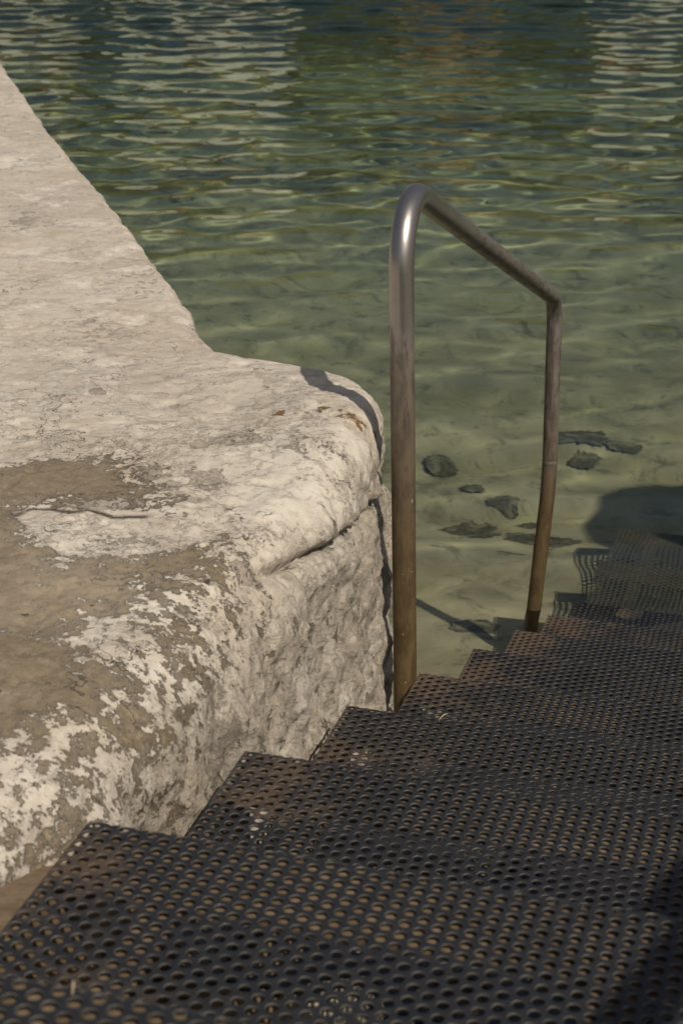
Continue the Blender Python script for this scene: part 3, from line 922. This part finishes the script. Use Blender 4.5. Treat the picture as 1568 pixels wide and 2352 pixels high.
def stone_mesh(seed):
    import bmesh
    bm = bmesh.new(); bmesh.ops.create_icosphere(bm, subdivisions=5, radius=1)
    me = bpy.data.meshes.new('sea_stone'); bm.to_mesh(me); bm.free()
    v = np.zeros(len(me.vertices) * 3, np.float32); me.vertices.foreach_get('co', v); v = v.reshape(-1, 3)
    n = fbm(v * 1.7 + seed * 9.1, 5, seed, 0.6)
    v *= (1 + 0.50 * n)[:, None]
    me.vertices.foreach_set('co', v.ravel()); me.polygons.foreach_set('use_smooth', [True] * len(me.polygons)); me.update()
    me.materials.append(M_STONE)
    return me


def build_stones():
    ms = [stone_mesh(i + 2) for i in range(5)]
    spots = [(1085, 1215, 62, 'broad dark sunken stone between the two handrail posts'),
             (1158, 1162, 34, 'dark round sunken stone above the broad one'),
             (1168, 1292, 38, 'lone dark sunken stone close to the far handrail post'),
             (1213, 1195, 24, 'small dark sunken stone touching the far post from the near side'),
             (1290, 1245, 44, 'mottled brown sunken stone beside the drowned treads'),
             (1335, 1008, 66, 'long dark sunken ledge stone right of the far post'),
             (1340, 1055, 36, 'small flat sunken stone below the long ledge stone'),
             (1010, 1065, 38, 'pale green weedy sunken stone next to the near post'),
             (1085, 1125, 24, 'green tufted sunken stone above the broad dark stone'),
             (1195, 1235, 40, 'flat dark sunken stone under the far post'),
             (1435, 1030, 34, 'dark sunken stone beside the frame edge, level with the long ledge stone'),
             (1100, 1455, 50, 'weedy sunken stone tucked against the foot of the quay')]
    for i, (u, v, r, lab) in enumerate(spots):
        p = refr(u, v, 0.75 if v < 1400 else .45)
        zb = float(bed_z(np.array([[p[0]]]), np.array([[p[1]]]))[0, 0])
        p = refr(u, v, -zb)
        D = p[1] * CP + (CAM_H) * SP
        sz = r / FPX * D
        o = bpy.data.objects.new('sea_stone', ms[i % 5]); col.objects.link(o)
        o.location = (p[0], p[1], zb + sz * 0.01)
        o.scale = (sz, sz * (0.8 + 0.3 * random.random()), sz * (0.08 if 'green' in lab else 0.11))
        o.rotation_euler = (0, 0, random.random() * 6)
        tag(o, lab, 'stone', 'dark stones on the seabed')
        o.cycles.is_caustics_receiver = True


build_stones()


# ------------------------------------------------------------------ unseen rock added across the stairs to throw shade on the lowest treads
def build_shade_rock():
    import bmesh
    bm = bmesh.new(); bmesh.ops.create_icosphere(bm, subdivisions=6, radius=1)
    me = bpy.data.meshes.new('shade_rock'); bm.to_mesh(me); bm.free()
    v = np.zeros(len(me.vertices) * 3, np.float32); me.vertices.foreach_get('co', v); v = v.reshape(-1, 3).astype(float)
    v = np.sign(v) * np.abs(v) ** 0.75
    v *= np.array([0.80, 0.75, 1.75])
    v *= (1 + 0.16 * fbm(v * 1.3, 5, 77))[:, None]
    me.vertices.foreach_set('co', v.astype(np.float32).ravel()); me.polygons.foreach_set('use_smooth', [True] * len(me.polygons)); me.update()
    o = link('shade_rock', me, M_ROCK)
    o.location = (2.82, 4.25, 0.75)
    tag(o, 'unseen tall pale rock added across the stairs to shade the lowest drowned treads', 'rock')


build_shade_rock()

# ------------------------------------------------------------------ far shore (seen only as reflections in the water)
M_WHITE = mat_simple('white_house_wall', (0.80, 0.77, 0.71), (0.86, 0.83, 0.77), 0.6)
M_OCHRE = mat_simple('ochre_house_wall', (0.26, 0.19, 0.12), (0.32, 0.24, 0.16), 0.6)
M_ROOF = mat_simple('tile_roof', (0.26, 0.10, 0.05), (0.34, 0.15, 0.08), 3)
M_GLASS = mat_simple('dark_window', (0.02, 0.025, 0.03), (0.03, 0.035, 0.04), 1, 0.2)
M_HILL = mat_simple('wooded_hill', (0.028, 0.035, 0.018), (0.065, 0.07, 0.036), 0.25)


def house(x0, x1, y0, h, wall, label, floors, cols):
    root = empty('shore_house', ((x0 + x1) / 2, y0 + 4, 0.4))
    ox, oy, oz = root.location
    W = (x1 - x0) / 2
    MB().box(-W, W, -4, 4, 0, h).build('wall', wall, root)
    MB().poly([(-W - .3, -4.3, h + .003), (W + .3, -4.3, h + .003), (W + .3, 4.3, h + .003), (-W - .3, 4.3, h + .003), (-W * .5, 0, h + 1.5), (W * .5, 0, h + 1.5)],
              [(0, 1, 5, 4), (1, 2, 5), (2, 3, 4, 5), (3, 0, 4), (3, 2, 1, 0)]).build('roof', M_ROOF, root)
    for fl in range(floors):
        for c in range(cols):
            cx = -W + (c + .5) * 2 * W / cols; cz = (fl + .5) * h / floors
            MB().box(cx - .4, cx + .4, -4.05, -4.003, cz - .7, cz + .7).build('window', M_GLASS, root)
    tag(root, label, 'house')


house(-9.0, -2.4, 74, 9.0, M_WHITE, 'wide white house across the water, mirrored as the broad white streaks', 2, 3)
house(10.4, 13.6, 74, 8.5, M_WHITE, 'narrow white house across the water, mirrored as streaks near the frame edge', 3, 1)
house(-15.5, -11.8, 76, 9, M_WHITE, 'lower white house across the water beside the quay edge', 3, 2)
house(2.4, 6.6, 78, 9, M_OCHRE, 'ochre house across the water, mirrored as brownish streaks', 3, 2)


def build_hill():
    xs = np.linspace(-160, 160, 160); ys = np.concatenate([np.linspace(72, 84, 6), np.linspace(86, 190, 50)])
    Y, X = np.meshgrid(ys, xs, indexing='ij')
    n = fbm(np.stack([X.ravel() / 26, Y.ravel() / 26, np.zeros(X.size)], 1), 5, 5).reshape(X.shape)
    Z = -1.5 + sstep(72, 78, Y) * 2.0 + sstep(82, 170, Y) * (30 + 8 * n) + n * 1.2 * sstep(82, 100, Y)
    me = mesh_np('hill', np.stack([X.ravel(), Y.ravel(), Z.ravel()], 1), grid_faces(len(ys), len(xs)))
    if me.polygons[0].normal.z < 0: me.flip_normals()
    o = link('hill', me, M_HILL)
    tag(o, 'dark wooded hill across the harbour', kind='structure')


build_hill()


# ------------------------------------------------------------------ dry straws and bits on the treads
M_STRAW = mat_simple('dry_straw', (0.40, 0.31, 0.19), (0.55, 0.45, 0.30), 40)


def build_straws():
    items = [(1017, 1647, 3, 0.024, 0.9, 'short tan dry straw lying on the third tread below the near post'),
             (169, 2268, 0, 0.014, 1.6, 'short pale dry straw standing out at the bottom frame edge')]
    for u, v, k, L, a, lab in items:
        z = P1[2] + STEP[2] * (k - 1) + 0.004
        p = at(u, v, z)
        t = np.linspace(-0.5, 0.5, 9)
        pts = np.stack([t * L * math.cos(a), t * L * math.sin(a) + 0.0012 * np.cos(t * 5), 0.001 + 0.0015 * np.sin(t * 4 + 1)], 1)
        me = tube_mesh('dry_straw', pts, 0.0009 * (1 - 0.5 * np.abs(t)), 6)
        o = link('dry_straw', me, M_STRAW); o.location = p
        tag(o, lab, 'straw', 'dry straws on the treads')


build_straws()
